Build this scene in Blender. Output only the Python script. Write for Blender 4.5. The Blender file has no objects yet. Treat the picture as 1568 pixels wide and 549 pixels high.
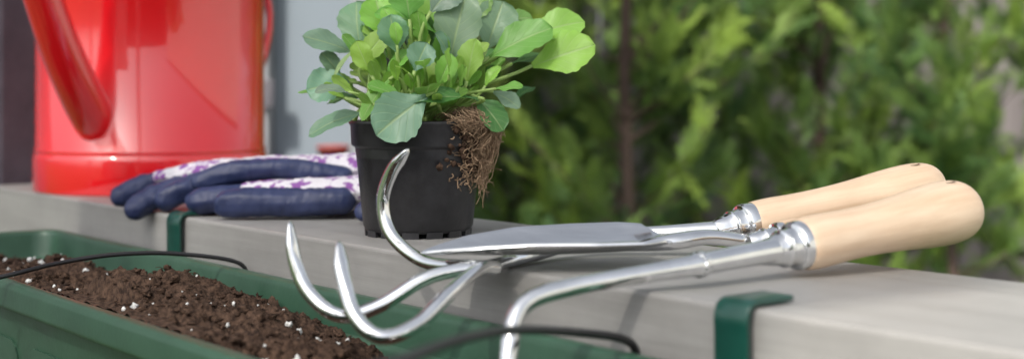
import bpy, bmesh, math, random
import numpy as np
from mathutils import Vector, Matrix, noise, Quaternion
random.seed(7); np.random.seed(7)
R = math.radians
scene = bpy.context.scene
V = Vector

# ------------------------------------------------------------------ helpers
def newobj(name, verts, faces, mats=(), midx=None, smooth=True, parent=None, uvs=None):
    me = bpy.data.meshes.new(name)
    me.from_pydata([tuple(v) for v in verts], [], faces)
    for m in mats: me.materials.append(m)
    if midx is not None: me.polygons.foreach_set("material_index", midx)
    if smooth: me.polygons.foreach_set("use_smooth", [True]*len(me.polygons))
    me.update()
    ob = bpy.data.objects.new(name, me)
    scene.collection.objects.link(ob)
    if parent: ob.parent = parent
    return ob

def empty(name, loc=(0,0,0)):
    e = bpy.data.objects.new(name, None); e.empty_display_size = .05
    scene.collection.objects.link(e); e.location = loc
    return e

def bevel(ob, w, seg=2, ang=40):
    m = ob.modifiers.new("bev", 'BEVEL'); m.width = w; m.segments = seg
    m.limit_method = 'ANGLE'; m.angle_limit = R(ang)
    return ob

def catmull(pts, n=8):
    P = [np.array(p, float) for p in pts]
    P = [2*P[0]-P[1]] + P + [2*P[-1]-P[-2]]
    out = []
    for i in range(1, len(P)-2):
        p0,p1,p2,p3 = P[i-1],P[i],P[i+1],P[i+2]
        for k in range(n):
            t = k/n
            out.append(.5*((2*p1)+(-p0+p2)*t+(2*p0-5*p1+4*p2-p3)*t*t+(-p0+3*p1-3*p2+p3)*t**3))
    out.append(P[-2])
    return out

def tube(V_, F_, pts, rad, sides=10, caps=True, flat=None):
    pts = [V(p[:3]) for p in pts]
    n = len(pts); base = len(V_)
    T = []
    for i in range(n):
        a = pts[max(i-1,0)]; b = pts[min(i+1,n-1)]
        d = (b-a)
        T.append(d.normalized() if d.length > 1e-9 else (T[-1] if T else V((1,0,0))))
    up = V((0,0,1)) if abs(T[0].z) < .9 else V((0,1,0))
    U = T[0].cross(up).normalized()
    for i in range(n):
        U = (U - T[i]*U.dot(T[i])).normalized()
        W = T[i].cross(U)
        fx, fy = (1,1) if flat is None else flat[i]
        for k in range(sides):
            a = 2*math.pi*k/sides
            V_.append(pts[i] + U*math.cos(a)*rad[i]*fx + W*math.sin(a)*rad[i]*fy)
    for i in range(n-1):
        for k in range(sides):
            a = base+i*sides+k; b = base+i*sides+(k+1)%sides
            F_.append((a, b, b+sides, a+sides))
    if caps:
        F_.append(tuple(base+k for k in range(sides))[::-1])
        F_.append(tuple(base+(n-1)*sides+k for k in range(sides)))

def lathe(V_, F_, prof, center, sides=64, cap0=False, cap1=False):
    base = len(V_); cx, cy, cz = center
    for r, z in prof:
        for k in range(sides):
            a = 2*math.pi*k/sides
            V_.append(V((cx+r*math.cos(a), cy+r*math.sin(a), cz+z)))
    for i in range(len(prof)-1):
        for k in range(sides):
            a = base+i*sides+k; b = base+i*sides+(k+1)%sides
            F_.append((a, b, b+sides, a+sides))
    if cap0: F_.append(tuple(base+k for k in range(sides))[::-1])
    if cap1: F_.append(tuple(base+(len(prof)-1)*sides+k for k in range(sides)))

def box(V_, F_, x0,x1,y0,y1,z0,z1):
    b = len(V_)
    for z in (z0,z1):
        for x,y in ((x0,y0),(x1,y0),(x1,y1),(x0,y1)): V_.append(V((x,y,z)))
    for f in ((3,2,1,0),(4,5,6,7),(0,1,5,4),(1,2,6,5),(2,3,7,6),(3,0,4,7)):
        F_.append(tuple(b+i for i in f))

def boxobj(name, dims, mat, parent=None, bev=.003):
    v,f=[],[]; box(v,f,*dims)
    o = newobj(name, v, f, [mat], smooth=False, parent=parent)
    if bev: bevel(o, bev)
    return o

# ------------------------------------------------------------------ materials
def base_mat(name):
    m = bpy.data.materials.new(name); m.use_nodes = True
    nt = m.node_tree; b = nt.nodes["Principled BSDF"]
    return m, nt, b

def nmat(name, c1, c2, scale=20, rough=.5, metal=0, bump=0, bscale=None, stretch=(1,1,1), coat=0,
         lo=.35, hi=.65, rvar=0, spec=.5, detail=8, bdist=.002, dirt=0):
    m, nt, b = base_mat(name); N = nt.nodes.new; L = nt.links.new
    tc = N('ShaderNodeTexCoord'); mp = N('ShaderNodeMapping'); mp.inputs['Scale'].default_value = stretch
    L(tc.outputs['Object'], mp.inputs['Vector'])
    n1 = N('ShaderNodeTexNoise'); n1.inputs['Scale'].default_value = scale; n1.inputs['Detail'].default_value = detail
    n1.inputs['Roughness'].default_value = .6
    L(mp.outputs[0], n1.inputs['Vector'])
    cr = N('ShaderNodeValToRGB'); cr.color_ramp.elements[0].position = lo; cr.color_ramp.elements[1].position = hi
    cr.color_ramp.elements[0].color = (*c1,1); cr.color_ramp.elements[1].color = (*c2,1)
    L(n1.outputs['Fac'], cr.inputs[0]); col = cr.outputs[0]
    if dirt:
        n3 = N('ShaderNodeTexNoise'); n3.inputs['Scale'].default_value = 14; n3.inputs['Detail'].default_value = 9; n3.inputs['Roughness'].default_value=.7
        L(tc.outputs['Object'], n3.inputs['Vector'])
        mr3 = N('ShaderNodeMapRange'); mr3.inputs['From Min'].default_value=.35; mr3.inputs['From Max'].default_value=.65
        mr3.inputs['To Min'].default_value=1-dirt; mr3.inputs['To Max'].default_value=1+dirt*.5; L(n3.outputs['Fac'], mr3.inputs['Value'])
        hs3 = N('ShaderNodeHueSaturation'); L(mr3.outputs[0], hs3.inputs['Value']); L(col, hs3.inputs['Color']); col = hs3.outputs[0]
    L(col, b.inputs['Base Color'])
    b.inputs['Roughness'].default_value = rough; b.inputs['Metallic'].default_value = metal
    b.inputs['Specular IOR Level'].default_value = spec
    b.inputs['Coat Weight'].default_value = coat; b.inputs['Coat Roughness'].default_value = .05
    if rvar:
        mr = N('ShaderNodeMapRange'); mr.inputs['To Min'].default_value = rough-rvar; mr.inputs['To Max'].default_value = rough+rvar
        mr.inputs['From Min'].default_value = .3; mr.inputs['From Max'].default_value = .7
        L(n1.outputs['Fac'], mr.inputs['Value']); L(mr.outputs[0], b.inputs['Roughness'])
    if bump:
        n2 = N('ShaderNodeTexNoise'); n2.inputs['Scale'].default_value = bscale or scale*3; n2.inputs['Detail'].default_value = 8
        L(mp.outputs[0], n2.inputs['Vector'])
        bp = N('ShaderNodeBump'); bp.inputs['Strength'].default_value = bump; bp.inputs['Distance'].default_value = bdist
        L(n2.outputs['Fac'], bp.inputs['Height']); L(bp.outputs[0], b.inputs['Normal'])
    return m

M_ledge = nmat("grey_painted_wood", (.262,.256,.248), (.345,.338,.328), scale=90, rough=.5, bump=.3, bscale=220,
               stretch=(.05,1,1), lo=.28, hi=.72, rvar=.08, bdist=.001, dirt=.10)
M_red = nmat("red_enamel", (.78,.004,.010), (.84,.006,.013), scale=6, rough=.26, coat=1, bump=.03, bscale=10, bdist=.012)
M_red.node_tree.nodes["Principled BSDF"].inputs['Coat IOR'].default_value = 1.7
M_pot = nmat("black_plastic", (.013,.013,.015), (.028,.028,.032), scale=60, rough=.38, bump=.1, bscale=300, rvar=.06, dirt=.3)
M_planter = nmat("green_plastic", (.034,.090,.056), (.044,.106,.068), scale=25, rough=.36, bump=.08, bscale=250, rvar=.07, dirt=.2)
M_hook = nmat("green_coated_metal", (.005,.052,.038), (.008,.066,.050), scale=40, rough=.3, coat=.3)
M_chrome = nmat("polished_steel", (.80,.81,.82), (.90,.91,.92), scale=60, rough=.08, metal=1, bump=.05, bscale=120, rvar=.03)
M_steel = nmat("trowel_steel", (.74,.75,.76), (.86,.87,.88), scale=50, rough=.15, metal=1, bump=.1, bscale=90, rvar=.06, stretch=(.3,1,1))
M_wood = nmat("beech_wood", (.67,.48,.325), (.80,.62,.455), scale=130, rough=.42, bump=.08, bscale=300, stretch=(.08,1,1), rvar=.05, dirt=.07)
M_woodend = nmat("dark_hole", (.12,.07,.04), (.16,.1,.06), scale=130, rough=.7)
M_tube = nmat("black_drip_tube", (.012,.012,.014), (.02,.02,.022), scale=40, rough=.4)
M_navy = nmat("navy_latex", (.018,.028,.085), (.030,.042,.115), scale=70, rough=.5, bump=.45, bscale=500, rvar=.05, bdist=.0006)
M_soil = nmat("soil", (.024,.014,.010), (.125,.076,.052), scale=260, rough=.95, bump=.9, bscale=700, spec=.2, bdist=.002)
M_perlite = nmat("perlite", (.68,.68,.66), (.85,.85,.83), scale=400, rough=.8, bump=.5, bscale=800)
M_root = nmat("roots", (.20,.125,.075), (.44,.31,.20), scale=300, rough=.85, bump=.3, bscale=900)
M_bark = nmat("bark", (.055,.036,.030), (.13,.088,.07), scale=30, rough=.9, bump=.6, stretch=(1,1,.2), bdist=.01)
M_fence = nmat("weathered_fence", (.17,.15,.155), (.27,.24,.245), scale=14, rough=.8, bump=.3, stretch=(1,1,.08), bdist=.005)
M_ground = nmat("lawn", (.03,.06,.015), (.06,.10,.03), scale=6, rough=.95, bump=.6, bscale=60, bdist=.03)
M_mauve = nmat("mauve_render", (.060,.052,.070), (.085,.075,.098), scale=30, rough=.7, bump=.2, bscale=200)
M_trim = nmat("grey_trim", (.24,.25,.27), (.30,.31,.33), scale=20, rough=.5)
M_darktrim = nmat("dark_trim", (.09,.085,.10), (.13,.12,.14), scale=20, rough=.5)
M_reflect_white = nmat("reflector_white", (.68,.68,.66), (.76,.76,.74), scale=20, rough=.5)  # white of the added blocker posts and shed, mirrored in the can
M_white = nmat("reflector_wall_white", (.70,.69,.66), (.80,.79,.76), scale=20, rough=.85, bump=.3)  # white of the added wall that the can reflects
M_backdrop = nmat("added_backdrop_fence", (.05,.032,.02), (.10,.065,.04), scale=14, rough=.8, bump=.3, stretch=(1,1,.08), bdist=.005)  # dark tone of the added backdrop behind the camera
M_roof = nmat("roof_tiles", (.10,.06,.05), (.16,.1,.08), scale=10, rough=.8)
M_glass, nt, b = base_mat("window_pane")
b.inputs['Base Color'].default_value = (.24,.28,.32,1); b.inputs['Roughness'].default_value = .12; b.inputs['Coat Weight'].default_value=.5  # grey-blue base stands in for reflected sky and a pale curtain
M_redpot = nmat("red_glazed", (.30,.04,.03), (.36,.06,.05), scale=20, rough=.5)
M_blocker, nt, b = base_mat("partial_sun_blocker"); b.inputs['Base Color'].default_value=(.7,.68,.63,1); b.inputs['Roughness'].default_value=.9  # sheet of the added blocker, lets part of the sun through
tp = nt.nodes.new('ShaderNodeBsdfTransparent'); tl = nt.nodes.new('ShaderNodeBsdfTranslucent'); tl.inputs['Color'].default_value=(.8,.78,.74,1)
m1 = nt.nodes.new('ShaderNodeMixShader'); m1.inputs[0].default_value=.5
m2 = nt.nodes.new('ShaderNodeMixShader'); m2.inputs[0].default_value=.27
nt.links.new(b.outputs[0],m1.inputs[1]); nt.links.new(tl.outputs[0],m1.inputs[2]); nt.links.new(m1.outputs[0],m2.inputs[1]); nt.links.new(tp.outputs[0],m2.inputs[2])
nt.links.new(m2.outputs[0],nt.nodes['Material Output'].inputs['Surface'])

M_floral, nt, b = base_mat("floral_cotton"); N = nt.nodes.new; L = nt.links.new
tc = N('ShaderNodeTexCoord')
nz = N('ShaderNodeTexNoise'); nz.inputs['Scale'].default_value = 150; nz.inputs['Detail'].default_value = 4
L(tc.outputs['Object'], nz.inputs['Vector'])
vo = N('ShaderNodeTexVoronoi'); vo.inputs['Scale'].default_value = 95; L(tc.outputs['Object'], vo.inputs['Vector'])
ad = N('ShaderNodeMath'); ad.operation='MULTIPLY_ADD'; ad.inputs[1].default_value = 1.0
L(nz.outputs['Fac'], ad.inputs[0])
vm = N('ShaderNodeMath'); vm.operation='MULTIPLY'; vm.inputs[1].default_value = -.45; L(vo.outputs['Distance'], vm.inputs[0]); L(vm.outputs[0], ad.inputs[2])
cr = N('ShaderNodeValToRGB'); cr.color_ramp.elements[0].position=.28; cr.color_ramp.elements[0].color=(.66,.64,.69,1)
cr.color_ramp.elements[1].position=.35; cr.color_ramp.elements[1].color=(.24,.09,.32,1)
L(ad.outputs[0], cr.inputs[0]); L(cr.outputs[0], b.inputs['Base Color']); b.inputs['Roughness'].default_value=.9
wv = N('ShaderNodeTexNoise'); wv.inputs['Scale'].default_value=900; L(tc.outputs['Object'], wv.inputs['Vector'])
bp = N('ShaderNodeBump'); bp.inputs['Strength'].default_value=.5; bp.inputs['Distance'].default_value=.001; L(wv.outputs['Fac'],bp.inputs['Height']); L(bp.outputs[0], b.inputs['Normal'])

def leafmat(name, attr="tint", veins=True, trans=.35, rough=.5):
    m, nt, b = base_mat(name); N = nt.nodes.new; L = nt.links.new
    at = N('ShaderNodeAttribute'); at.attribute_name = attr
    col = at.outputs['Color']
    nz = N('ShaderNodeTexNoise'); nz.inputs['Scale'].default_value = 60; tc = N('ShaderNodeTexCoord'); L(tc.outputs['Object'], nz.inputs['Vector'])
    hs = N('ShaderNodeHueSaturation'); mr = N('ShaderNodeMapRange'); mr.inputs['To Min'].default_value=.8; mr.inputs['To Max'].default_value=1.2
    L(nz.outputs['Fac'], mr.inputs['Value']); L(mr.outputs[0], hs.inputs['Value']); L(col, hs.inputs['Color'])
    col = hs.outputs[0]
    if veins:
        uv = N('ShaderNodeUVMap'); sp = N('ShaderNodeSeparateXYZ'); L(uv.outputs[0], sp.inputs[0])
        a = N('ShaderNodeMath'); a.operation='SUBTRACT'; a.inputs[1].default_value=.5; L(sp.outputs['Y'], a.inputs[0])
        ab = N('ShaderNodeMath'); ab.operation='ABSOLUTE'; L(a.outputs[0], ab.inputs[0])
        mid = N('ShaderNodeMapRange'); mid.inputs['From Min'].default_value=.010; mid.inputs['From Max'].default_value=.040
        mid.inputs['To Min'].default_value=1; mid.inputs['To Max'].default_value=0; L(ab.outputs[0], mid.inputs['Value'])
        s1 = N('ShaderNodeMath'); s1.operation='MULTIPLY_ADD'; s1.inputs[1].default_value=-.75; L(ab.outputs[0], s1.inputs[0]); L(sp.outputs['X'], s1.inputs[2])
        s2 = N('ShaderNodeMath'); s2.operation='MULTIPLY'; s2.inputs[1].default_value=40; L(s1.outputs[0], s2.inputs[0])
        s3 = N('ShaderNodeMath'); s3.operation='SINE'; L(s2.outputs[0], s3.inputs[0])
        sv = N('ShaderNodeMapRange'); sv.inputs['From Min'].default_value=.9; sv.inputs['From Max'].default_value=1; sv.inputs['To Max'].default_value=.35; L(s3.outputs[0], sv.inputs['Value'])
        mx = N('ShaderNodeMath'); mx.operation='MAXIMUM'; L(mid.outputs[0], mx.inputs[0]); L(sv.outputs[0], mx.inputs[1])
        mix = N('ShaderNodeMix'); mix.data_type='RGBA'; mix.inputs['B'].default_value=(.42,.55,.25,1)
        m5 = N('ShaderNodeMath'); m5.operation='MULTIPLY'; m5.inputs[1].default_value=.5; L(mx.outputs[0], m5.inputs[0])
        L(m5.outputs[0], mix.inputs['Factor']); L(col, mix.inputs['A']); col = mix.outputs['Result']
        bp = N('ShaderNodeBump'); bp.inputs['Strength'].default_value=.5; bp.inputs['Distance'].default_value=.0006; bp.invert=True
        L(mx.outputs[0], bp.inputs['Height']); L(bp.outputs[0], b.inputs['Normal'])
    L(col, b.inputs['Base Color']); b.inputs['Roughness'].default_value = rough
    tr = N('ShaderNodeBsdfTranslucent'); L(col, tr.inputs['Color'])
    ms = N('ShaderNodeMixShader'); ms.inputs[0].default_value = trans
    out = nt.nodes['Material Output']
    L(b.outputs[0], ms.inputs[1]); L(tr.outputs[0], ms.inputs[2]); L(ms.outputs[0], out.inputs['Surface'])
    return m
M_leaf = leafmat("viola_leaf", trans=.3, rough=.4)
M_thuja = leafmat("thuja_foliage", veins=False, trans=.4, rough=.6)

# ------------------------------------------------------------------ ledge frame (local x along ledge toward the right, local y across)
LROT = R(-50.72)
def ledge_obj(o): o.rotation_euler = (0,0,LROT); return o
def n_of(x,y): return .774*x+.633*y
NF, NB = .4616, .637

ledge = ledge_obj(empty("wooden_ledge"))
v,f=[],[]
box(v,f,-1.47,.35,NF,NB,-.052,0)
o = newobj("top_plank", v,f,[M_ledge],smooth=False,parent=ledge); bevel(o,.0025,3)
boxobj("apron_board", (-1.47,.35,NF+.03,NB-.03,-.62,-.052), M_ledge, ledge)
for i,s in enumerate((-1.2,-.6,.0,.3)):
    boxobj("post_%d"%i, (s-.04,s+.04,NF+.02,NB-.02,-.95,-.6), M_ledge, ledge)

pillar = ledge_obj(empty("wall_pillar"))
boxobj("shaft", (-1.66,-1.474,.475,.70,-.95,1.9), M_mauve, pillar, .004)
boxobj("edge_trim", (-1.64,-1.478,.442,.472,-.95,1.9), M_trim, pillar, .003)
boxobj("base", (-1.70,-1.47,.40,.73,-.95,-.75), M_darktrim, pillar, .01)

# ------------------------------------------------------------------ planter
def ring(s0,s1,n0,n1,r,z,k=6):
    out=[]
    for cx,cy,a0 in ((s1-r,n1-r,0),(s0+r,n1-r,90),(s0+r,n0+r,180),(s1-r,n0+r,270)):
        for i in range(k+1):
            a=R(a0+90*i/k); out.append(V((cx+r*math.cos(a),cy+r*math.sin(a),z)))
    return out
planter = ledge_obj(empty("planter_box"))
S0,S1,N0,N1 = -1.237,-.24,.292,.452
prof=[(.026,-.165),(.024,-.168),(.024,-.166),(.0125,-.05),(.009,-.046),(.001,-.046),(0,-.044),(0,-.032),(.0015,-.029),(.004,-.028),
      (.0085,-.028),(.0105,-.0295),(.0115,-.033),(.0125,-.052),(.016,-.054),(.017,-.057),(.028,-.158)]
v,f=[],[]; rings=[ring(S0+i,S1-i,N0+i,N1-i,.018,z) for i,z in prof]
K=len(rings[0])
for r_ in rings: v+=r_
for i in range(len(rings)-1):
    for k in range(K):
        a=i*K+k; b_=i*K+(k+1)%K; f.append((a,b_,b_+K,a+K))
f.append(tuple(range(K))[::-1]); f.append(tuple((len(rings)-1)*K+k for k in range(K)))
o=newobj("trough",v,f,[M_planter],parent=planter); bevel(o,.0008,2,25)
for i in range(7):
    s=-1.16+i*.135
    v,f=[],[]
    pts=ring(s,s+.11,-.145,-.072,.012,0)
    for dep in (.0,.0022):
        for p in pts:
            nn = N0+.0125+(.0115)*((-.05-p.y)/.116)-dep+.001
            v.append(V((p.x,nn,p.y)))
    KK=len(pts)
    for k in range(KK): f.append((k,(k+1)%KK,(k+1)%KK+KK,k+KK))
    f.append(tuple(KK+k for k in range(KK)))
    newobj("panel_%d"%i,v,f,[M_planter],smooth=False,parent=planter)

def soil_h(s,n):
    t=-s
    xs=[.2,.50,.56,.60,.663,.74,.80,.84,.878,.93,.97,1.02,1.1,1.3]
    hs=[-.095,-.085,-.062,-.048,-.035,-.028,-.020,-.024,-.040,-.038,-.032,-.034,-.044,-.05]
    h=float(np.interp(t,xs,hs))
    if n>.365: h-=.030*((n-.365)/.085)**1.4
    if n<.335: h+=.006*(.335-n)/.03
    p=V((s,n,0))
    big=.009*noise.noise(p*28)+.006*noise.noise(p*70+V((3,1,0)))
    h+=max(big,-.0045)+.0036*noise.noise(p*190)+.0030*noise.noise(p*420)
    if n<.325: h=min(h,-.031+.002*noise.noise(p*190))
    return h
v,f=[],[]; ns,nn=520,82
for i in range(ns):
    s=S0+.0165+(S1-S0-.033)*i/(ns-1)
    for j in range(nn):
        n=N0+.0165+(N1-N0-.033)*j/(nn-1)
        v.append(V((s,n,soil_h(s,n))))
for i in range(ns-1):
    for j in range(nn-1):
        a=i*nn+j; f.append((a,a+nn,a+nn+1,a+1))
mi=[0]*len(f)
ico=bmesh.new(); bmesh.ops.create_icosphere(ico,subdivisions=2,radius=1)
IV=[x.co.copy() for x in ico.verts]; IF=[tuple(q.index for q in x.verts) for x in ico.faces]; ico.free()
def lump(v,f,c,r,rough=.45,sq=(1,1,1)):
    b0=len(v); off=V((random.random()*99,random.random()*99,0))
    for p in IV:
        k=1+rough*noise.noise(p*1.8+off)*1.6+rough*.5*noise.noise(p*4+off)
        v.append(V(c)+V((p.x*sq[0],p.y*sq[1],p.z*sq[2]))*(r*k))
    for q in IF: f.append(tuple(b0+i for i in q))
for i in range(1700):
    s=random.uniform(S0+.03,-.5); n=random.uniform(N0+.024,N1-.026)
    r=random.choice([.0005,.0007,.0009,.0012,.0016,.0026])
    lump(v,f,(s,n,soil_h(s,n)+r*.3),r,.8,(random.uniform(.6,1.8),random.uniform(.6,1.5),random.uniform(.5,1))); mi+= [0]*len(IF)
for i in range(210):
    s=random.uniform(S0+.03,-.55); n=random.uniform(N0+.022,N1-.03)
    r=random.choice([.0004,.0005,.0007,.0009,.0012,.0020]); lump(v,f,(s,n,soil_h(s,n)+r*.5),r,.7); mi+=[1]*len(IF)
for i in range(500):
    s=random.uniform(S0+.03,-.5); n=random.uniform(N0+.024,N1-.026); c=V((s,n,soil_h(s,n)+.0012)); d=V((random.gauss(0,1),random.gauss(0,1),random.gauss(0,.3))).normalized()
    L_=random.uniform(.002,.007); b0=len(f); tube(v,f,[c-d*L_/2,c+V((0,0,random.uniform(-.0006,.0012))),c+d*L_/2],[.0002]*3,4,caps=False); mi+=[0]*(len(f)-b0)
o=ledge_obj(newobj("potting_soil",v,f,[M_soil,M_perlite],mi))

def hook(name, t, w=.022, reach=.034):
    o_=ledge_obj(empty(name))
    pth=[(NF+reach,.0026),(NF+reach-.01,.0024),(NF+.006,.0024),(NF+.001,.0024),(NF-.0035,.0005),(NF-.0055,-.005),(NF-.0052,-.012),(NF-.0052,-.022),(NF-.0052,-.036),(NF-.009,-.050),(NF-.0052,-.060)]
    pth=[tuple(p) for p in catmull(pth,4)]
    v,f=[],[]
    for y,z in pth:
        v.append(V((-t-w/2,y,z))); v.append(V((-t+w/2,y,z)))
    for i in range(len(pth)-1): f.append((2*i,2*i+1,2*i+3,2*i+2))
    s=newobj("strap",v,f,[M_hook],parent=o_)
    m=s.modifiers.new("sol",'SOLIDIFY'); m.thickness=.0028; m.offset=0
    bevel(s,.0007,2,50)
hook("planter_hook",.989,.023); hook("planter_hook",.399,.020,.027)

def drip(pts,r):
    v,f=[],[]; P=catmull(pts,10); tube(v,f,P,[r]*len(P),10)
    newobj("drip_irrigation_tube",v,f,[M_tube])
drip([(-.47,.80,-.075),(-.40,.85,-.034),(-.341,.87,-.0235),(-.3123,.90,-.0179),(-.2778,.92,-.0144),(-.2416,.94,-.0163),(-.2015,.957,-.0245),(-.193,.962,-.04)],.0016)
drip([(-.12,.37,-.03),(-.0568,.43,.0012),(-.0377,.46,.004),(-.021,.50,.0032),(-.0011,.55,-.0019),(.0258,.60,-.0114),(.0563,.638,-.0226),(.063,.647,-.036)],.0022)

# ------------------------------------------------------------------ watering can
can=empty("watering_can")
cx,cy=-.381,1.383
v,f=[],[]
lathe(v,f,[(.112,.004),(.1185,.0),(.1195,.002),(.1195,.034),(.1190,.037),(.1175,.0385),(.1175,.040),(.1185,.0415),(.1185,.043),(.1170,.0445),(.1165,.25),(.118,.252),(.118,.257),(.115,.258),(.05,.262)],(cx,cy,0),96,True,False)
newobj("body",v,f,[M_red],parent=can)
v,f=[],[]
sp=[(-.402,1.33,.058),(-.407,1.285,.070),(-.4135,1.245,.105),(-.422,1.212,.150),(-.430,1.184,.20),(-.440,1.15,.26),(-.452,1.11,.33)]
P=catmull(sp,8); rr=list(np.interp(np.linspace(0,1,len(P)),[0,.2,.6,1],[.024,.0215,.0175,.014]))
tube(v,f,P,rr,32); newobj("spout",v,f,[M_red],parent=can)
v,f=[],[]
tube(v,f,[(-.452,1.11,.33),(-.456,1.10,.345),(-.463,1.075,.375),(-.464,1.072,.379)],[.014,.016,.036,.036],32); newobj("rose_head",v,f,[M_red],parent=can)
v,f=[],[]
P=catmull([(-.415,1.33,.262),(-.41,1.345,.30),(-.375,1.41,.34),(-.315,1.49,.30),(-.282,1.488,.215),(-.272,1.462,.17),(-.278,1.437,.125),(-.285,1.425,.10)],8)
tube(v,f,P,[.010]*len(P),16,flat=[(1.3,.45)]*len(P)); newobj("handle",v,f,[M_red],parent=can)

# ------------------------------------------------------------------ plant pot
pcx,pcy=-.066,.92
pot=empty("plant_pot")
v,f=[],[]
lathe(v,f,[(.0,.0045),(.034,.0045),(.0366,.0035),(.0374,.0035),(.0378,.006),(.0385,.0065),(.0440,.0600),(.0447,.0615),(.0462,.0622),(.0470,.0635),(.0476,.0765),(.0486,.0775),(.0489,.0790),(.0483,.0800),(.0472,.0797),(.0463,.078),(.0445,.062),(.040,.03)],(pcx,pcy,0),80)
newobj("shell",v,f,[M_pot],parent=pot)
v,f=[],[]
for k in range(14):
    a0=2*math.pi*k/14; a1=a0+2*math.pi/14*.68
    b0=len(v); m=5
    for i in range(m+1):
        a=a0+(a1-a0)*i/m
        for r,z in ((.0345,0),(.0374,0),(.0377,.0045),(.0345,.0045)):
            v.append(V((pcx+r*math.cos(a),pcy+r*math.sin(a),z)))
    for i in range(m):
        for q in range(4):
            a=b0+i*4+q; b_=b0+i*4+(q+1)%4; f.append((a,b_,b_+4,a+4))
    f.append((b0+3,b0+2,b0+1,b0)); f.append(tuple(b0+m*4+q for q in range(4)))
newobj("feet",v,f,[M_pot],parent=pot,smooth=False)
v,f=[],[]
NR,NA=16,60
for i in range(NR+1):
    for k in range(NA):
        a=2*math.pi*k/NA; r=.0462*i/NR
        x=r*math.cos(a); y=r*math.sin(a)
        z=.0755+.004*noise.noise(V((x,y,0))*90)+.003*noise.noise(V((x,y,5))*220)+.006*math.exp(-((x-.03)**2+(y+.02)**2)/.0004)
        v.append(V((pcx+x,pcy+y,z)))
for i in range(NR):
    for k in range(NA):
        a=i*NA+k; b_=i*NA+(k+1)%NA; f.append((a,b_,b_+NA,a+NA))
for i in range(170):
    a=random.uniform(0,6.28); r=random.uniform(0,.044); lump(v,f,(pcx+r*math.cos(a),pcy+r*math.sin(a),.078),random.uniform(.001,.003))
newobj("pot_soil",v,f,[M_soil],parent=pot)

v,f=[],[]
def potR(z): return float(np.interp(z,[0,.0615,.063,.08,.1],[.0378,.0447,.0475,.049,.047]))
for i in range(480):
    ph=R(random.gauss(-18,18)); ph=max(R(-75),min(R(25),ph))
    z=random.uniform(.076,.086); a=ph; pts=[]
    r=random.uniform(.026,.045)
    L_=random.choice([.012,.02,.03,.04,.048,.056])*random.uniform(.7,1.1)
    L_*=max(.25,1-abs(math.degrees(ph)+18)/44)
    off=random.uniform(.0005,.011)
    steps=14; wob=random.uniform(0,99); lift=random.uniform(.6,1)
    for s_ in range(steps+1):
        u=s_/steps
        if u<.25:
            rr_=r+(potR(.08)+off-r)*u/.25; zc=z+.005*math.sin(u/.25*math.pi)*lift
        else:
            uu=(u-.25)/.75
            zc=z-L_*uu; rr_=max(potR(zc)+.0006, potR(.08)+off*math.sin(min(1,uu*1.3)*math.pi*.5+1.2)*1.1-.003*uu)
        aa=a+.16*noise.noise(V((wob,u*4,0)))+.10*noise.noise(V((wob,u*11,3)))-.12*u*u*math.copysign(1,a+.35)
        rr_+=.0018*noise.noise(V((wob,u*9,7)))
        pts.append((pcx+rr_*math.cos(aa),pcy+rr_*math.sin(aa),zc+.001*noise.noise(V((wob,u*12,9)))))
    rd=random.uniform(.00018,.00045)
    tube(v,f,pts,[rd*(1-.55*k/steps) for k in range(steps+1)],5,caps=False)
for i in range(420):
    ph=R(random.gauss(-18,17)); z=random.uniform(.036,.088); rr0=potR(z)+random.uniform(0,.007)
    c=V((pcx+rr0*math.cos(ph),pcy+rr0*math.sin(ph),z)); pts=[]; d=V((random.gauss(0,1),random.gauss(0,1),random.gauss(0,1))).normalized()
    for s_ in range(9):
        pts.append(c.copy()); d=(d+V((random.gauss(0,.5),random.gauss(0,.5),random.gauss(-.1,.5)))).normalized(); c=c+d*.0013
        rad=math.hypot(c.x-pcx,c.y-pcy); mn=potR(c.z)+.0005
        if c.z<.079 and rad<mn: c.x=pcx+(c.x-pcx)*mn/rad; c.y=pcy+(c.y-pcy)*mn/rad
    tube(v,f,pts,[random.uniform(.0002,.0004)]*9,5,caps=False)
mi=[0]*len(f)
for i in range(170):
    ph=R(random.gauss(-20,17)); z=random.uniform(.046,.086); rr0=potR(z)+random.uniform(-.001,.003)
    b0=len(f); lump(v,f,(pcx+rr0*math.cos(ph),pcy+rr0*math.sin(ph),z),random.uniform(.0008,.0028)); mi+=[1]*(len(f)-b0)
newobj("spilling_roots",v,f,[M_root,M_soil],mi,parent=pot)

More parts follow.
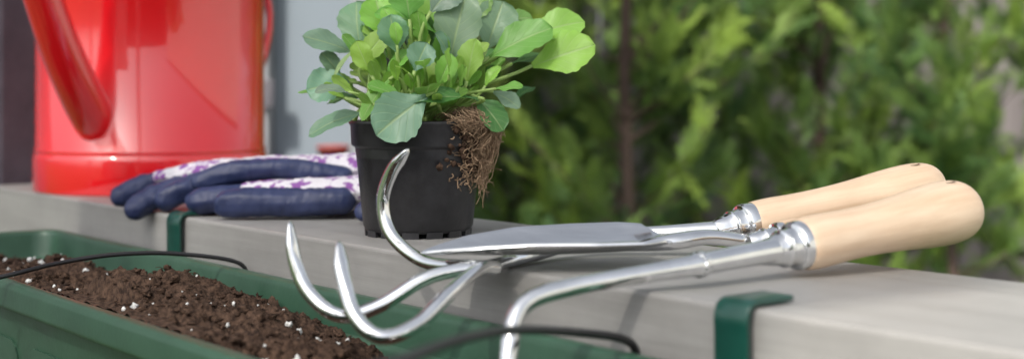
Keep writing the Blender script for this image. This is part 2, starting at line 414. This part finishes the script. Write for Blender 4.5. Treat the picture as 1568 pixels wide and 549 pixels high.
# ------------------------------------------------------------------ viola seedling
LV,LF,LUV,LC=[],[],[],[]
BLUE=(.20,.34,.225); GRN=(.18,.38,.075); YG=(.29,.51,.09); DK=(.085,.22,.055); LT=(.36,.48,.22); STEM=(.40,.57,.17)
def leaf(B,T,w,nh,col,curl=.12,cup=.10,scal=.045):
    B=V(B); T=V(T); ax=(T-B); Ln=ax.length; ax.normalize()
    nh=V(nh); nrm=(nh-ax*nh.dot(ax)).normalized(); side=ax.cross(nrm)
    nu,nv=20,10; b0=len(LV); ph=random.uniform(0,6)
    cl=[c*random.uniform(.88,1.12) for c in col]
    for i in range(nu+1):
        u=i/nu
        ww=(max(0,1-((u-.57)/.43)**2))**.5 if u>.57 else (.10+.90*(math.sin((u/.57)*math.pi/2))**1.35)
        for j in range(nv+1):
            q=2*j/nv-1
            edge=1+scal*math.sin(u*38+ph)*abs(q)**4*(u>.2)
            x=u*Ln
            y=q*w*.5*ww*edge
            z=-curl*Ln*(u-.25)**2*1.4 + cup*w*(abs(q)**1.5)*ww*.7 + .03*w*math.sin(u*11+ph+q*2)*abs(q)*1.6
            z-=.025*w*math.exp(-(q/.12)**2)
            LV.append(B+ax*x+side*y+nrm*z); LUV.append((u,.5+q*.5)); LC.append((*cl,1))
    for i in range(nu):
        for j in range(nv):
            a=b0+i*(nv+1)+j; LF.append((a,a+1,a+nv+2,a+nv+1))
def petiole(A,B,dirB,r=.0011,col=STEM):
    A=V(A);B=V(B); d=V(dirB).normalized(); L_=(B-A).length
    mid=B-d*L_*.4; mid2=A+V((0,0,1))*L_*.3
    pts=[]
    for i in range(11):
        t=i/10; pts.append(A*(1-t)**3+mid2*3*t*(1-t)**2+mid*3*t*t*(1-t)+B*t**3)
    n0=len(LV); tube(LV,LF,pts,[r*(1.25-.4*i/10) for i in range(11)],8)
    for _ in range(len(LV)-n0): LUV.append((.03,.9)); LC.append((*col,1))
def P3(p): return V((pcx+p[0]/1000,pcy+p[1]/1000,p[2]/1000))
tbl=[((-46,0,128),(-79,-10,141),18,(0,-.75,.65),BLUE),((-42,5,131),(-47,10,166),26,(-.2,-1,.3),BLUE),
((-48,-5,107),(-77,-12,103),25,(0,-.9,.4),BLUE),((-34,-25,86),(-73,-35,77),16,(0,-.6,.8),BLUE),
((9,-50,97),(-24,-60,73),33,(0,-1,.3),BLUE),((-18,-30,108),(-38,-38,83),14,(-.6,-.8,.3),GRN),
((43,-38,96),(-6,-48,99),20,(0,-.45,.9),DK),((23,-15,121),(33,-20,168),31,(-.1,-1,.2),BLUE),
((13,-5,142),(-26,-12,161),21,(.2,-.7,.8),GRN),((-13,-25,127),(-17,-30,152),20,(0,-1,.3),BLUE),
((48,0,130),(60,5,165),30,(.1,-1,.3),BLUE),((50,-15,124),(92,-20,147),27,(0,-.8,.6),GRN),
((78,0,138),(116,0,154),26,(.1,-.8,.6),YG),((80,-10,118),(123,-15,134),30,(-.1,-.9,.45),YG),
((62,10,150),(80,10,155),14,(0,-.8,.6),GRN),((0,-35,114),(8,-38,133),19,(0,-1,.3),BLUE),
((-30,-10,138),(-62,-18,116),9,(-.4,-.35,.9),LT),((-23,0,138),(-31,5,168),26,(.1,-1,.2),YG),
((5,10,145),(13,12,174),28,(0,-1,.1),YG),((53,-10,100),(72,-15,91),13,(0,-.7,.7),BLUE),
((35,-25,107),(40,-30,136),18,(-.4,-.9,.1),YG),((42,-25,96),(61,-36,76),19,(.2,-.8,.5),DK),
((-55,0,112),(-66,-5,128),13,(0,-.7,.6),BLUE),((-8,-42,96),(-30,-46,106),14,(0,-.5,.8),GRN),
((30,5,150),(48,5,172),22,(0,-1,.2),GRN),((66,5,120),(90,10,128),14,(0,-.4,.9),DK),
((-5,-15,150),(-8,-18,176),24,(.2,-1,.2),GRN),((16,-40,104),(26,-44,124),14,(.3,-.9,.2),YG),
((-30,-32,112),(-40,-36,134),14,(-.2,-.9,.3),YG),((-38,-15,120),(-22,-18,142),16,(0,-.9,.4),YG),
((10,-20,155),(28,-15,176),22,(0,-1,.2),BLUE)]
for B,T,w,nh,col in tbl:
    b3,t3=P3(B),P3(T); leaf(b3,t3,w/1000*1.08,nh,col,curl=random.uniform(.05,.3))
    A=P3((B[0]*.22+random.gauss(0,5),B[1]*.25+random.gauss(0,5),76))
    petiole(A,b3,(t3-b3)+V((0,0,.006)),.0014)
for i in range(74):
    az=random.uniform(0,2*math.pi); el=R(random.uniform(20,82)); d=random.uniform(.026,.066)
    dv=V((math.cos(az)*math.cos(el),math.sin(az)*math.cos(el),math.sin(el)))
    A=V((pcx,pcy,.077))+V((random.gauss(0,.010),random.gauss(0,.010),0))
    B=A+V((dv.x*d*.95,dv.y*d*.9,dv.z*d)); d2=(dv+V((random.gauss(0,.3),random.gauss(0,.3),random.gauss(0,.25)))).normalized()
    ln=random.uniform(.015,.027); T=B+d2*ln
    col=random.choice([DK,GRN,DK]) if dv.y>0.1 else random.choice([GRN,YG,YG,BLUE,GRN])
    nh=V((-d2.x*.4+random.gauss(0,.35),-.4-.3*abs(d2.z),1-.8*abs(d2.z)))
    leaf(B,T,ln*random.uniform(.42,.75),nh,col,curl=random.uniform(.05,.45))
    petiole(A,B,d2,.0011)
for i in range(40):
    az=random.uniform(math.pi*.9,math.pi*2.1); el=R(random.uniform(25,80)); d=random.uniform(.018,.04)
    dv=V((math.cos(az)*math.cos(el),math.sin(az)*math.cos(el),math.sin(el)))
    A=V((pcx-.012,pcy-.014,.078))+V((random.gauss(0,.014),random.gauss(0,.006),0)); B=A+dv*d; ln=random.uniform(.010,.02)
    leaf(B,B+dv*ln,ln*.4,V((0,-1,.3)),YG,curl=-.2); petiole(A,B,dv,.0014)
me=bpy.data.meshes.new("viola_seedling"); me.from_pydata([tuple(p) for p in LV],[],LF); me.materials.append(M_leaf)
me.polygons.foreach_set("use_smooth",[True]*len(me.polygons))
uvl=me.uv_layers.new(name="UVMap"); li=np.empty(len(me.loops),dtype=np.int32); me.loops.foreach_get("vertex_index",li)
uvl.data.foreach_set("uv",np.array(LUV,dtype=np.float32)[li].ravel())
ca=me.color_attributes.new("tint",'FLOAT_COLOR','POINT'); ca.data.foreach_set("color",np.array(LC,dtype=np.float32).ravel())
o=bpy.data.objects.new("viola_seedling",me); scene.collection.objects.link(o)

# ------------------------------------------------------------------ garden hand tools
HP=[(0,.0),(0,0.0110),(.01,.0128),(.04,.0139),(.12,.0142),(.25,.0136),(.40,.0138),(.55,.0150),(.70,.0170),(.82,.0178),(.90,.0172),(.95,.0150),(.98,.0110),(.995,.0055),(1.0,.0)]
def handle(parent,A,B,scale=1.0):
    A=V(A);B=V(B);d=B-A;L_=d.length
    v,f=[],[]
    hp=catmull(HP[1:],3); pts=[(p[0]*L_,0,0) for p in hp]; rads=[max(.0001,p[1]*scale) for p in hp]
    S=40
    for p,r in zip(pts,rads):
        for k in range(S):
            a=2*math.pi*k/S; v.append(V((p[0],r*math.cos(a),r*math.sin(a)*.95)))
    for i in range(len(pts)-1):
        for k in range(S):
            a=i*S+k;b_=i*S+(k+1)%S; f.append((a,b_,b_+S,a+S))
    f.append(tuple(range(S))[::-1])
    q=d.normalized().to_track_quat('X','Z')
    o=newobj("handle",v,f,[M_wood],parent=parent); o.location=A; o.rotation_mode='QUATERNION'; o.rotation_quaternion=q
    v,f=[],[]; hx=L_*.86; hr=np.interp(.86,[p[0] for p in HP],[p[1] for p in HP])*scale*.95
    for ring_r,dz in ((.0034,.0003),(.0026,.0004),(.0022,-.002)):
        for k in range(20):
            a=2*math.pi*k/20; v.append(V((hx+ring_r*1.2*math.cos(a),ring_r*math.sin(a)-.003,hr*.985+dz-.3*(ring_r**2)/.01)))
    for i in range(2):
        for k in range(20):
            a=i*20+k;b_=i*20+(k+1)%20; f.append((a,b_,b_+20,a+20))
    f.append(tuple(40+k for k in range(20)))
    o2=newobj("hanging_hole",v,f,[M_woodend],parent=parent); o2.location=A; o2.rotation_mode='QUATERNION'; o2.rotation_quaternion=q
def ferrule(parent,A,dirn,s=1.0,ln=.03):
    A=V(A); d=V(dirn).normalized()
    v,f=[],[]
    pr=[(-.006,.0132),(-.005,.0144),(-.001,.0147),(.003,.0146),(.0042,.0138),(.0046,.0115),(.010,.0108),(.0105,.0114),(.012,.0114),(.0125,.0100),(.017,.0088),(.022,.0078),(ln,.0068)]
    tube(v,f,[A+d*a for a,_ in pr],[r*s for _,r in pr],36)
    o=newobj("ferrule",v,f,[M_chrome],parent=parent); bevel(o,.0004,2,35)

hoe=empty("hand_hoe")
hA,hB=(.1535,.6995,.0170),(.2665,.7600,.0322)
handle(hoe,hA,hB,1.08)
d=V(hA)-V(hB); ferrule(hoe,hA,d,.90,.026)
v,f=[],[]
ctl=[(.142,.692,.0158,.0066),(.118,.6755,.0139,.0060),(.098,.6615,.0122,.0056),(.0965,.6605,.0121,.0066),(.0935,.6585,.0118,.0068),(.0915,.657,.0116,.0056),
     (.070,.647,.0095,.0047),(.045,.6365,.0068,.0045),(.027,.6295,.0043,.0045),(.013,.622,.0018,.0045),(.0052,.617,-.0022,.0045),(.0005,.611,-.0100,.0045),(-.0015,.604,-.024,.0045),(-.0025,.600,-.040,.0043),(-.003,.598,-.052,.004)]
P=catmull(ctl,5); tube(v,f,P,[p[3] for p in P],20); newobj("shaft",v,f,[M_chrome],parent=hoe)
v,f=[],[]
for dy in (0,.0018):
    for a,b_ in ((-.010,-.048),(.010,-.048),(.026,-.060),(.028,-.086),(-.028,-.086),(-.026,-.060)):
        v.append(V((-.003+a*.8,.597+dy+a*.45,b_)))
f=[(0,1,2,3,4,5),(11,10,9,8,7,6)]+[(i,(i+1)%6+0,(i+1)%6+6,i+6) for i in range(6)]
o=newobj("blade",v,f,[M_steel],parent=hoe,smooth=False)

cul=empty("hand_cultivator")
cA,cB=(.1440,.8000,.0185),(.2810,.8600,.0395)
handle(cul,cA,cB,.98)
d=V(cA)-V(cB); ferrule(cul,cA,d,.88,.024)
v,f=[],[]
P=catmull([(.126,.792,.0155,.0060),(.10,.7905,.0142,.0052),(.05,.79,.0110,.0044),(.015,.762,.0048,.0038),(-.004,.730,.0040,.0038),(-.0156,.712,.0030,.0042),(-.022,.707,.0030,.0044)],7)
tube(v,f,P,[p[3] for p in P],18); newobj("stem",v,f,[M_chrome],parent=cul)
tines=[[(-.010,.716,.0032),(-.0227,.712,.0038),(-.0496,.738,.0034),(-.0695,.755,.0163),(-.0752,.76,.0348),(-.0700,.755,.0522),(-.0592,.745,.0666)],
[(-.010,.715,.0030),(-.028,.708,.0028),(-.0469,.70,-.0010),(-.0704,.69,-.0141),(-.0904,.685,-.0181),(-.1066,.69,-.0078),(-.1154,.695,.0088),(-.119,.70,.0300)],
[(-.008,.713,.0032),(-.0172,.702,.0040),(-.0315,.67,-.0036),(-.0468,.65,-.0165),(-.0637,.64,-.0211),(-.0771,.645,-.0124),(-.0842,.655,.004),(-.0880,.665,.0230)]]
for i,t in enumerate(tines):
    v,f=[],[]; P=catmull(t,10); n=len(P)
    u=np.linspace(0,1,n); rad=np.interp(u,[0,.1,.80,.92,.985,1],[.0036,.0039,.0039,.0040,.0020,.0005])
    fl=[(1,1) if a<.8 else (1+(a-.8)*1.6,1-(a-.8)*1.8) for a in u]
    tube(v,f,P,list(rad),18,flat=fl); newobj("tine_%d"%(i+1),v,f,[M_chrome],parent=cul)

tro=empty("hand_trowel")
tA,tB=(.158,.7665,.0125),(.262,.800,.0205)
handle(tro,tA,tB,.88)
d=V(tA)-V(tB); ferrule(tro,tA,d,.72,.022)
T0=V((-.050,.7200,.0100)); T1=V((.089,.7450,.0115)); ax=(T1-T0).normalized(); Ln=(T1-T0).length
side=ax.cross(V((0,0,1))).normalized()*-1
v,f=[],[]; nu,nv=48,22
for i in range(nu+1):
    u=i/nu
    w=np.interp(u,[0,.02,.08,.2,.4,.65,.85,.94,1],[.0006,.003,.0085,.0175,.0255,.0305,.0310,.025,.008])
    for j in range(nv+1):
        q=2*j/nv-1
        z=.0075*(abs(q)**2.2)*min(1,w/.026) -.0018*math.sin(u*math.pi)*(1-q*q) + .0030*(max(0,u-.88)/.12)*(1-q*q)
        z+=.085*q*w            # blade lies rolled slightly toward the viewer side
        v.append(T0+ax*(u*Ln)+side*(q*w)+V((0,0,z)))
for i in range(nu):
    for j in range(nv):
        a=i*(nv+1)+j; f.append((a,a+nv+1,a+nv+2,a+1))
o=newobj("blade",v,f,[M_steel],parent=tro); m=o.modifiers.new("sol",'SOLIDIFY'); m.thickness=.0015; m.offset=1; bevel(o,.0004,2,50)
v,f=[],[]
P=catmull([(.066,.7410,.0105,.002),(.080,.7435,.0125,.0042),(.094,.7465,.0140,.0054),(.113,.754,.0155,.0050),(.134,.7605,.0125,.0048)],7)
tube(v,f,P,[p[3] for p in P],20,flat=[(1.25,.9)]*len(P)); newobj("neck",v,f,[M_chrome],parent=tro)

# ------------------------------------------------------------------ gloves
def glove(name, chains, seed):
    bm=bmesh.new(); pts=[]
    for ty,ch in chains:
        P=catmull(ch,9)
        for p in P:
            c=V(p[:3]); ry,rz=p[3],p[4]
            M=Matrix.Translation(c)@Matrix.Diagonal((rz,ry,rz,1))
            bmesh.ops.create_icosphere(bm,subdivisions=2,radius=1,matrix=M)
            pts.append((ty,p[0],p[1],p[2],ry,rz))
    me=bpy.data.meshes.new(name); bm.to_mesh(me); bm.free()
    tmp=bpy.data.objects.new("tmp",me); scene.collection.objects.link(tmp)
    r=tmp.modifiers.new("r",'REMESH'); r.mode='VOXEL'; r.voxel_size=.0012
    s=tmp.modifiers.new("s",'SMOOTH'); s.iterations=3; s.factor=.5
    dg=bpy.context.evaluated_depsgraph_get(); me2=bpy.data.meshes.new_from_object(tmp.evaluated_get(dg))
    bpy.data.objects.remove(tmp)
    me2.name=name
    A=np.array(pts)
    nrm=[x.normal.copy() for x in me2.vertices]
    for x,n_ in zip(me2.vertices,nrm):
        p=x.co
        wr=noise.noise(V((p.x*45,p.y*120,p.z*120))+V((seed,0,0)))*.0014+noise.noise(V((p.x*230,p.y*80,p.z*80))+V((seed,4,0)))*.0006
        x.co=p+n_*wr
        if n_of(x.co.x,x.co.y)>NF-.001 and x.co.z<.0012: x.co.z=.0012+random.random()*.0001
    cen=np.array([tuple(q.center) for q in me2.polygons])
    mi=[]
    for c in cen:
        dd=((A[:,1]-c[0])/A[:,5])**2+((A[:,2]-c[1])/A[:,4])**2+((A[:,3]-c[2])/A[:,5])**2
        mi.append(int(A[np.argmin(dd),0]))
    me2.materials.clear(); me2.materials.append(M_navy); me2.materials.append(M_floral)
    me2.polygons.foreach_set("material_index",mi); me2.polygons.foreach_set("use_smooth",[True]*len(mi)); me2.update()
    o=bpy.data.objects.new(name,me2); scene.collection.objects.link(o); return o
glove("gardening_glove",[
 (0,[(-.224,1.028,.0125,.0115,.0115),(-.205,1.028,.0135,.0125,.0122),(-.170,1.030,.0135,.0125,.0118),(-.135,1.033,.0140,.0125,.0115)]),
 (0,[(-.252,1.057,.0120,.0105,.0108),(-.235,1.060,.0135,.0115,.0115),(-.200,1.062,.0150,.0115,.0110),(-.16,1.06,.015,.011,.011)]),
 (0,[(-.262,1.083,.0100,.009,.009),(-.235,1.085,.013,.010,.010),(-.19,1.085,.014,.011,.011)]),
 (0,[(-.112,.992,.0100,.008,.0085),(-.100,1.005,.0120,.010,.010),(-.085,1.025,.0125,.011,.011)]),
 (1,[(-.215,1.062,.0200,.013,.0070),(-.18,1.060,.0225,.020,.0080),(-.13,1.058,.0215,.028,.0115),(-.085,1.058,.0200,.030,.0120),(-.05,1.060,.0190,.031,.0110)])],3)
glove("gardening_glove",[
 (0,[(-.256,1.076,.0270,.0095,.0090),(-.238,1.078,.0325,.0105,.0098),(-.205,1.080,.0370,.0108,.0094),(-.170,1.082,.0350,.0108,.0090),(-.140,1.084,.0310,.0098,.0080)]),
 (0,[(-.288,1.088,.0115,.0102,.0102),(-.274,1.094,.0190,.0112,.0108),(-.250,1.100,.0275,.0108,.0098),(-.22,1.108,.031,.010,.009)]),
 (0,[(-.3145,1.091,.0030,.0100,.0100),(-.300,1.102,.0130,.0108,.0108),(-.278,1.114,.0210,.0108,.0102),(-.24,1.125,.026,.011,.010)]),
 (0,[(-.338,1.130,.0105,.0095,.0095),(-.321,1.138,.0190,.0105,.0105),(-.29,1.145,.0240,.0105,.0100),(-.25,1.145,.026,.011,.010)]),
 (1,[(-.305,1.135,.0270,.014,.0065),(-.27,1.125,.0325,.022,.0085),(-.22,1.118,.0355,.030,.0105),(-.17,1.118,.0355,.034,.0115),(-.12,1.120,.0365,.036,.0125),(-.085,1.122,.0360,.037,.0125)]),
 (1,[(-.15,1.11,.016,.03,.012),(-.10,1.11,.016,.032,.013)])],11)

# ------------------------------------------------------------------ setting
G=-.95
v,f=[],[]; 
NGR=60
for i in range(NGR+1):
    for j in range(NGR+1):
        x=(i/NGR*2-1); y=(j/NGR*2-1); x=math.copysign(abs(x)**3,x)*400; y=math.copysign(abs(y)**3,y)*400
        v.append(V((x,y,G)))
for i in range(NGR):
    for j in range(NGR):
        a=i*(NGR+1)+j; f.append((a,a+NGR+1,a+NGR+2,a+1))
newobj("ground",v,f,[M_ground])

fen=empty("wooden_fence")
v,f=[],[]
x=-.6
while x<7:
    w=random.uniform(.10,.13); y=5.0+random.uniform(-.006,.006)
    box(v,f,x,x+w,y,y+.02,G,.95+random.uniform(-.02,.02)); x+=w+.006
newobj("boards",v,f,[M_fence],parent=fen,smooth=False)
v,f=[],[]; box(v,f,-.6,7,5.027,5.07,-.6,-.5); box(v,f,-.6,7,5.027,5.07,.5,.6); newobj("rails",v,f,[M_fence],parent=fen,smooth=False)

fb=empty("added_backdrop_fence")  # added behind the camera to give metal and enamel dark reflections
v,f=[],[]; x=-4.5
while x<3.2:
    w=random.uniform(.11,.14); y=-5.2+random.uniform(-.006,.006)
    box(v,f,x,x+w,y,y+.02,G,1.0+random.uniform(-.02,.02)); x+=w+.01
newobj("boards",v,f,[M_backdrop],parent=fb,smooth=False)
gw=empty("added_reflector_wall")  # added out of view to put a bright streak on the can's right
boxobj("wall",(3.3,3.5,-5.0,3.0,G,1.7),M_white,gw,.01)
boxobj("coping",(3.26,3.54,-5.05,3.05,1.702,1.76),M_trim,gw,.01)
sh=empty("added_reflector_shed")  # added behind the camera to put a pale streak on the can's left
boxobj("walls",(-2.6,-1.3,-4.9,-4.0,G,1.5),M_reflect_white,sh,.01)
boxobj("roof",(-2.7,-1.2,-5.0,-3.9,1.502,1.58),M_roof,sh,.01)

house=empty("rendered_house")
HX=-.27; HY=2.5
boxobj("wall_left",(-5,-.50,HY,HY+.2,G,1.9),M_mauve,house,.004)
boxobj("wall_below_window",(-.50,HX,HY,HY+.2,G,-.04),M_darktrim,house,.004)
boxobj("wall_above_window",(-.50,HX,HY,HY+.2,1.2,1.9),M_mauve,house,.004)
boxobj("wall_side",(HX-.2,HX,HY+.21,HY+3,G,1.9),M_mauve,house,.004)
boxobj("window_frame_1",(-.497,-.465,HY-.01,HY+.08,-.037,1.197),M_trim,house,.003)
boxobj("window_frame_2",(HX-.035,HX-.003,HY-.01,HY+.08,-.037,1.197),M_trim,house,.003)
boxobj("window_glass",(-.462,HX-.038,HY+.04,HY+.05,-.03,1.19),M_glass,house,0)
boxobj("window_sill",(-.52,HX+.02,HY-.09,HY-.013,-.06,-.036),M_darktrim,house,.004)
boxobj("latch",(-.478,-.452,HY-.03,HY-.012,.075,.13),M_darktrim,house,.003)
boxobj("roof",(-5.2,HX+.25,HY-.3,HY+3.3,1.92,2.05),M_roof,house,.01)
pt=empty("glazed_flower_pot"); v,f=[],[]
lathe(v,f,[(.0,.001),(.022,.001),(.029,.036),(.031,.036),(.031,.042),(.027,.042),(.026,.034),(0,.034)],(-.335,HY-.052,-.036),32); newobj("pot_body",v,f,[M_redpot],parent=pt)

def quadstrip(L,a,b,w0,w1,nrm=V((0,0,1))):
    d=(b-a).normalized(); s=d.cross(nrm).normalized()
    L.append([a-s*w0,a+s*w0,b+s*w1,b-s*w1])
def spray_template(seed):
    random.seed(seed); Q=[]
    ax=[V((0,0,0))]
    for i in range(8): ax.append(ax[-1]+V((1/8,random.gauss(0,.014),random.gauss(-.006,.016))))
    for i in range(0,8,2): quadstrip(Q,ax[i],ax[i+2],.017*(1-i/11),.017*(1-(i+2)/11))
    for i in range(1,8):
        for sg in (-1,1):
            if random.random()<.08: continue
            ln=(.42-.038*i)*random.uniform(.7,1.2); ang=R(random.uniform(28,46))*sg
            d=V((math.cos(ang),math.sin(ang),random.gauss(0,.16)))
            p=ax[i]; n=2; pts=[p]
            for k in range(n):
                d=(d+V((.14,0,random.gauss(0,.08)))).normalized(); pts.append(pts[-1]+d*ln/n)
            for k in range(n): quadstrip(Q,pts[k],pts[k+1],.019,.018 if k<n-1 else .006)
            for s2 in (-1,1):
                a2=math.atan2(d.y,d.x)+s2*R(36); dd=V((math.cos(a2),math.sin(a2),random.gauss(0,.2)))
                quadstrip(Q,pts[1],pts[1]+dd*ln*.42*random.uniform(.6,1.1),.016,.007)
    return np.array([[tuple(p) for p in q] for q in Q])
TPL=[spray_template(50+i) for i in range(6)]
random.seed(21)
def thuja(name,x,y,height,spread,nbr,trunk_r,per=26,lean=0,green=0.0):
    tree=empty(name)
    v,f=[],[]
    P=catmull([(x,y,G,trunk_r*1.5),(x+.01+lean*.3,y,G+.5,trunk_r*1.1),(x-.01+lean*.7,y+.01,G+1.1,trunk_r),(x+.01+lean,y,G+height*.75,trunk_r*.6),(x+lean,y,G+height,trunk_r*.2)],6)
    tube(v,f,P,[p[3] for p in P],12)
    allv=[];allc=[]
    for b in range(nbr):
        h=random.uniform(.12,.97); zt=G+height*h
        reach=spread*(1-h*.55)*random.uniform(.45,1.15)
        az=random.uniform(0,2*math.pi); 
        d=V((math.cos(az),math.sin(az),random.uniform(.05,.7))).normalized()
        p=V((x+lean*h,y,zt)); pts=[p.copy()]; n=7
        for k in range(n):
            d=(d+V((random.gauss(0,.16),random.gauss(0,.16),.10))).normalized(); p=p+d*reach/n; pts.append(p.copy())
        tube(v,f,pts,[trunk_r*.32*(1-.8*k/n) for k in range(n+1)],6,caps=False)
        brt=random.random()
        for s_ in range(per):
            u=random.uniform(.15,1.08); k=min(n-1,int(u*n)); fr=min(1.1,u*n-k)
            q=pts[k]+(pts[k+1]-pts[k])*fr
            dirn=((pts[k+1]-pts[k]).normalized()+V((random.gauss(0,.5),random.gauss(0,.5),random.gauss(.35,.4)))).normalized()
            sc=random.uniform(.055,.12)
            up=V((random.gauss(-.2,.5),random.gauss(-.8,.5),random.gauss(.3,.5)))
            sd=dirn.cross(up).normalized(); up=sd.cross(dirn)
            M=np.array([list(dirn),list(sd),list(up)])*sc
            T=TPL[random.randrange(6)]
            pv=T.reshape(-1,3)@M+np.array(list(q)); allv.append(pv)
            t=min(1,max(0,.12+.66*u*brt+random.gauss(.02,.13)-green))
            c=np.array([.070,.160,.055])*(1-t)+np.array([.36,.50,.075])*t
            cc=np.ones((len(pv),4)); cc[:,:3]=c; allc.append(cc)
    newobj("trunk",v,f,[M_bark],parent=tree)
    A=np.concatenate(allv).astype(np.float32); C=np.concatenate(allc).astype(np.float32); nq=len(A)//4
    me=bpy.data.meshes.new("foliage"); me.vertices.add(len(A)); me.vertices.foreach_set("co",A.ravel())
    me.loops.add(nq*4); me.loops.foreach_set("vertex_index",np.arange(nq*4,dtype=np.int32))
    me.polygons.add(nq); me.polygons.foreach_set("loop_start",np.arange(0,nq*4,4,dtype=np.int32))
    me.update(calc_edges=True)
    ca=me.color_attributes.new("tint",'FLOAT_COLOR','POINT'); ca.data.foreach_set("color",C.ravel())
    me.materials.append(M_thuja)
    o=bpy.data.objects.new("foliage",me); scene.collection.objects.link(o); o.parent=tree
# front row
thuja("thuja_tree",.265,2.95,2.3,.62,84,.014)
thuja("thuja_tree",.80,3.35,2.4,.70,96,.016)
thuja("thuja_tree",1.00,2.95,1.95,.48,46,.010,lean=-.02)
thuja("thuja_tree",-.12,3.45,2.4,.60,70,.016)
thuja("thuja_tree",1.50,3.45,2.1,.56,52,.016)
thuja("thuja_tree",2.3,3.6,2.3,.7,40,.018)
# back row
for i,xx in enumerate((0.05,.60,1.12)):
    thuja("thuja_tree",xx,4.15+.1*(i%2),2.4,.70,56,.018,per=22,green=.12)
thuja("thuja_tree",1.95,4.2,1.9,.6,44,.018,per=22,green=.12)

# ------------------------------------------------------------------ sun, added unseen shade sail
S=V((-.35,-.60,.72)).normalized()
blocker=empty("added_sun_blocker")  # added out of view to keep sun off all but the ledge's near corner
H=2.6; off=S*(H/S.z)
base=V((.122,.585,0)); al=V((.842,.539,0)); pe=V((-.539,.842,0))
cor=[base+al*k+pe*w for k,w in ((-1.4,0),(1.0,0),(1.0,1.3),(-1.4,1.3))]
cor=[V((c.x+off.x,c.y+off.y,H)) for c in cor]
v,f=[],[]; n=16
for i in range(n+1):
    for j in range(n+1):
        a=i/n;b_=j/n
        p=(cor[0]*(1-a)+cor[1]*a)*(1-b_)+(cor[3]*(1-a)+cor[2]*a)*b_
        p.z-=.10*math.sin(a*math.pi)*math.sin(b_*math.pi); v.append(p)
for i in range(n):
    for j in range(n):
        a=i*(n+1)+j; f.append((a,a+n+1,a+n+2,a+1))
newobj("blocker_sheet",v,f,[M_blocker],parent=blocker)
for i,c in enumerate(cor):
    boxobj("blocker_post_%d"%i,(c.x-.06,c.x+.06,c.y-.06,c.y+.06,G,H+.05),M_reflect_white,blocker,.006)

sun=bpy.data.lights.new("sun",'SUN'); sun.energy=5.0; sun.angle=R(.6); sun.color=(1,.94,.84)
so=bpy.data.objects.new("sun",sun); scene.collection.objects.link(so); so.rotation_mode='QUATERNION'; so.rotation_quaternion=S.to_track_quat('Z','Y'); so.location=(0,0,5)
w=bpy.data.worlds.new("World"); scene.world=w; w.use_nodes=True; nt=w.node_tree
bg=nt.nodes['Background']; sky=nt.nodes.new('ShaderNodeTexSky'); sky.sky_type='NISHITA'; sky.sun_disc=False
sky.sun_elevation=math.asin(S.z); sky.sun_rotation=math.atan2(S.x,S.y)%(2*math.pi); sky.dust_density=4; sky.air_density=1.0; sky.ozone_density=1
hs=nt.nodes.new('ShaderNodeHueSaturation'); hs.inputs['Saturation'].default_value=.30; hs.inputs['Value'].default_value=1.5
nt.links.new(sky.outputs[0],hs.inputs['Color']); nt.links.new(hs.outputs[0],bg.inputs['Color']); bg.inputs['Strength'].default_value=.15

# ------------------------------------------------------------------ camera
cam=bpy.data.cameras.new("camera"); co=bpy.data.objects.new("camera",cam); scene.collection.objects.link(co)
co.location=(0,0,.096); co.rotation_euler=(R(90),0,0)
cam.lens=45.92; cam.sensor_width=36; cam.shift_y=-.080; cam.clip_start=.02; cam.clip_end=1500
cam.dof.use_dof=True; cam.dof.focus_distance=.84; cam.dof.aperture_fstop=5.0
scene.camera=co
scene.view_settings.view_transform='Standard'; scene.view_settings.look='None'; scene.view_settings.exposure=0; scene.view_settings.gamma=1
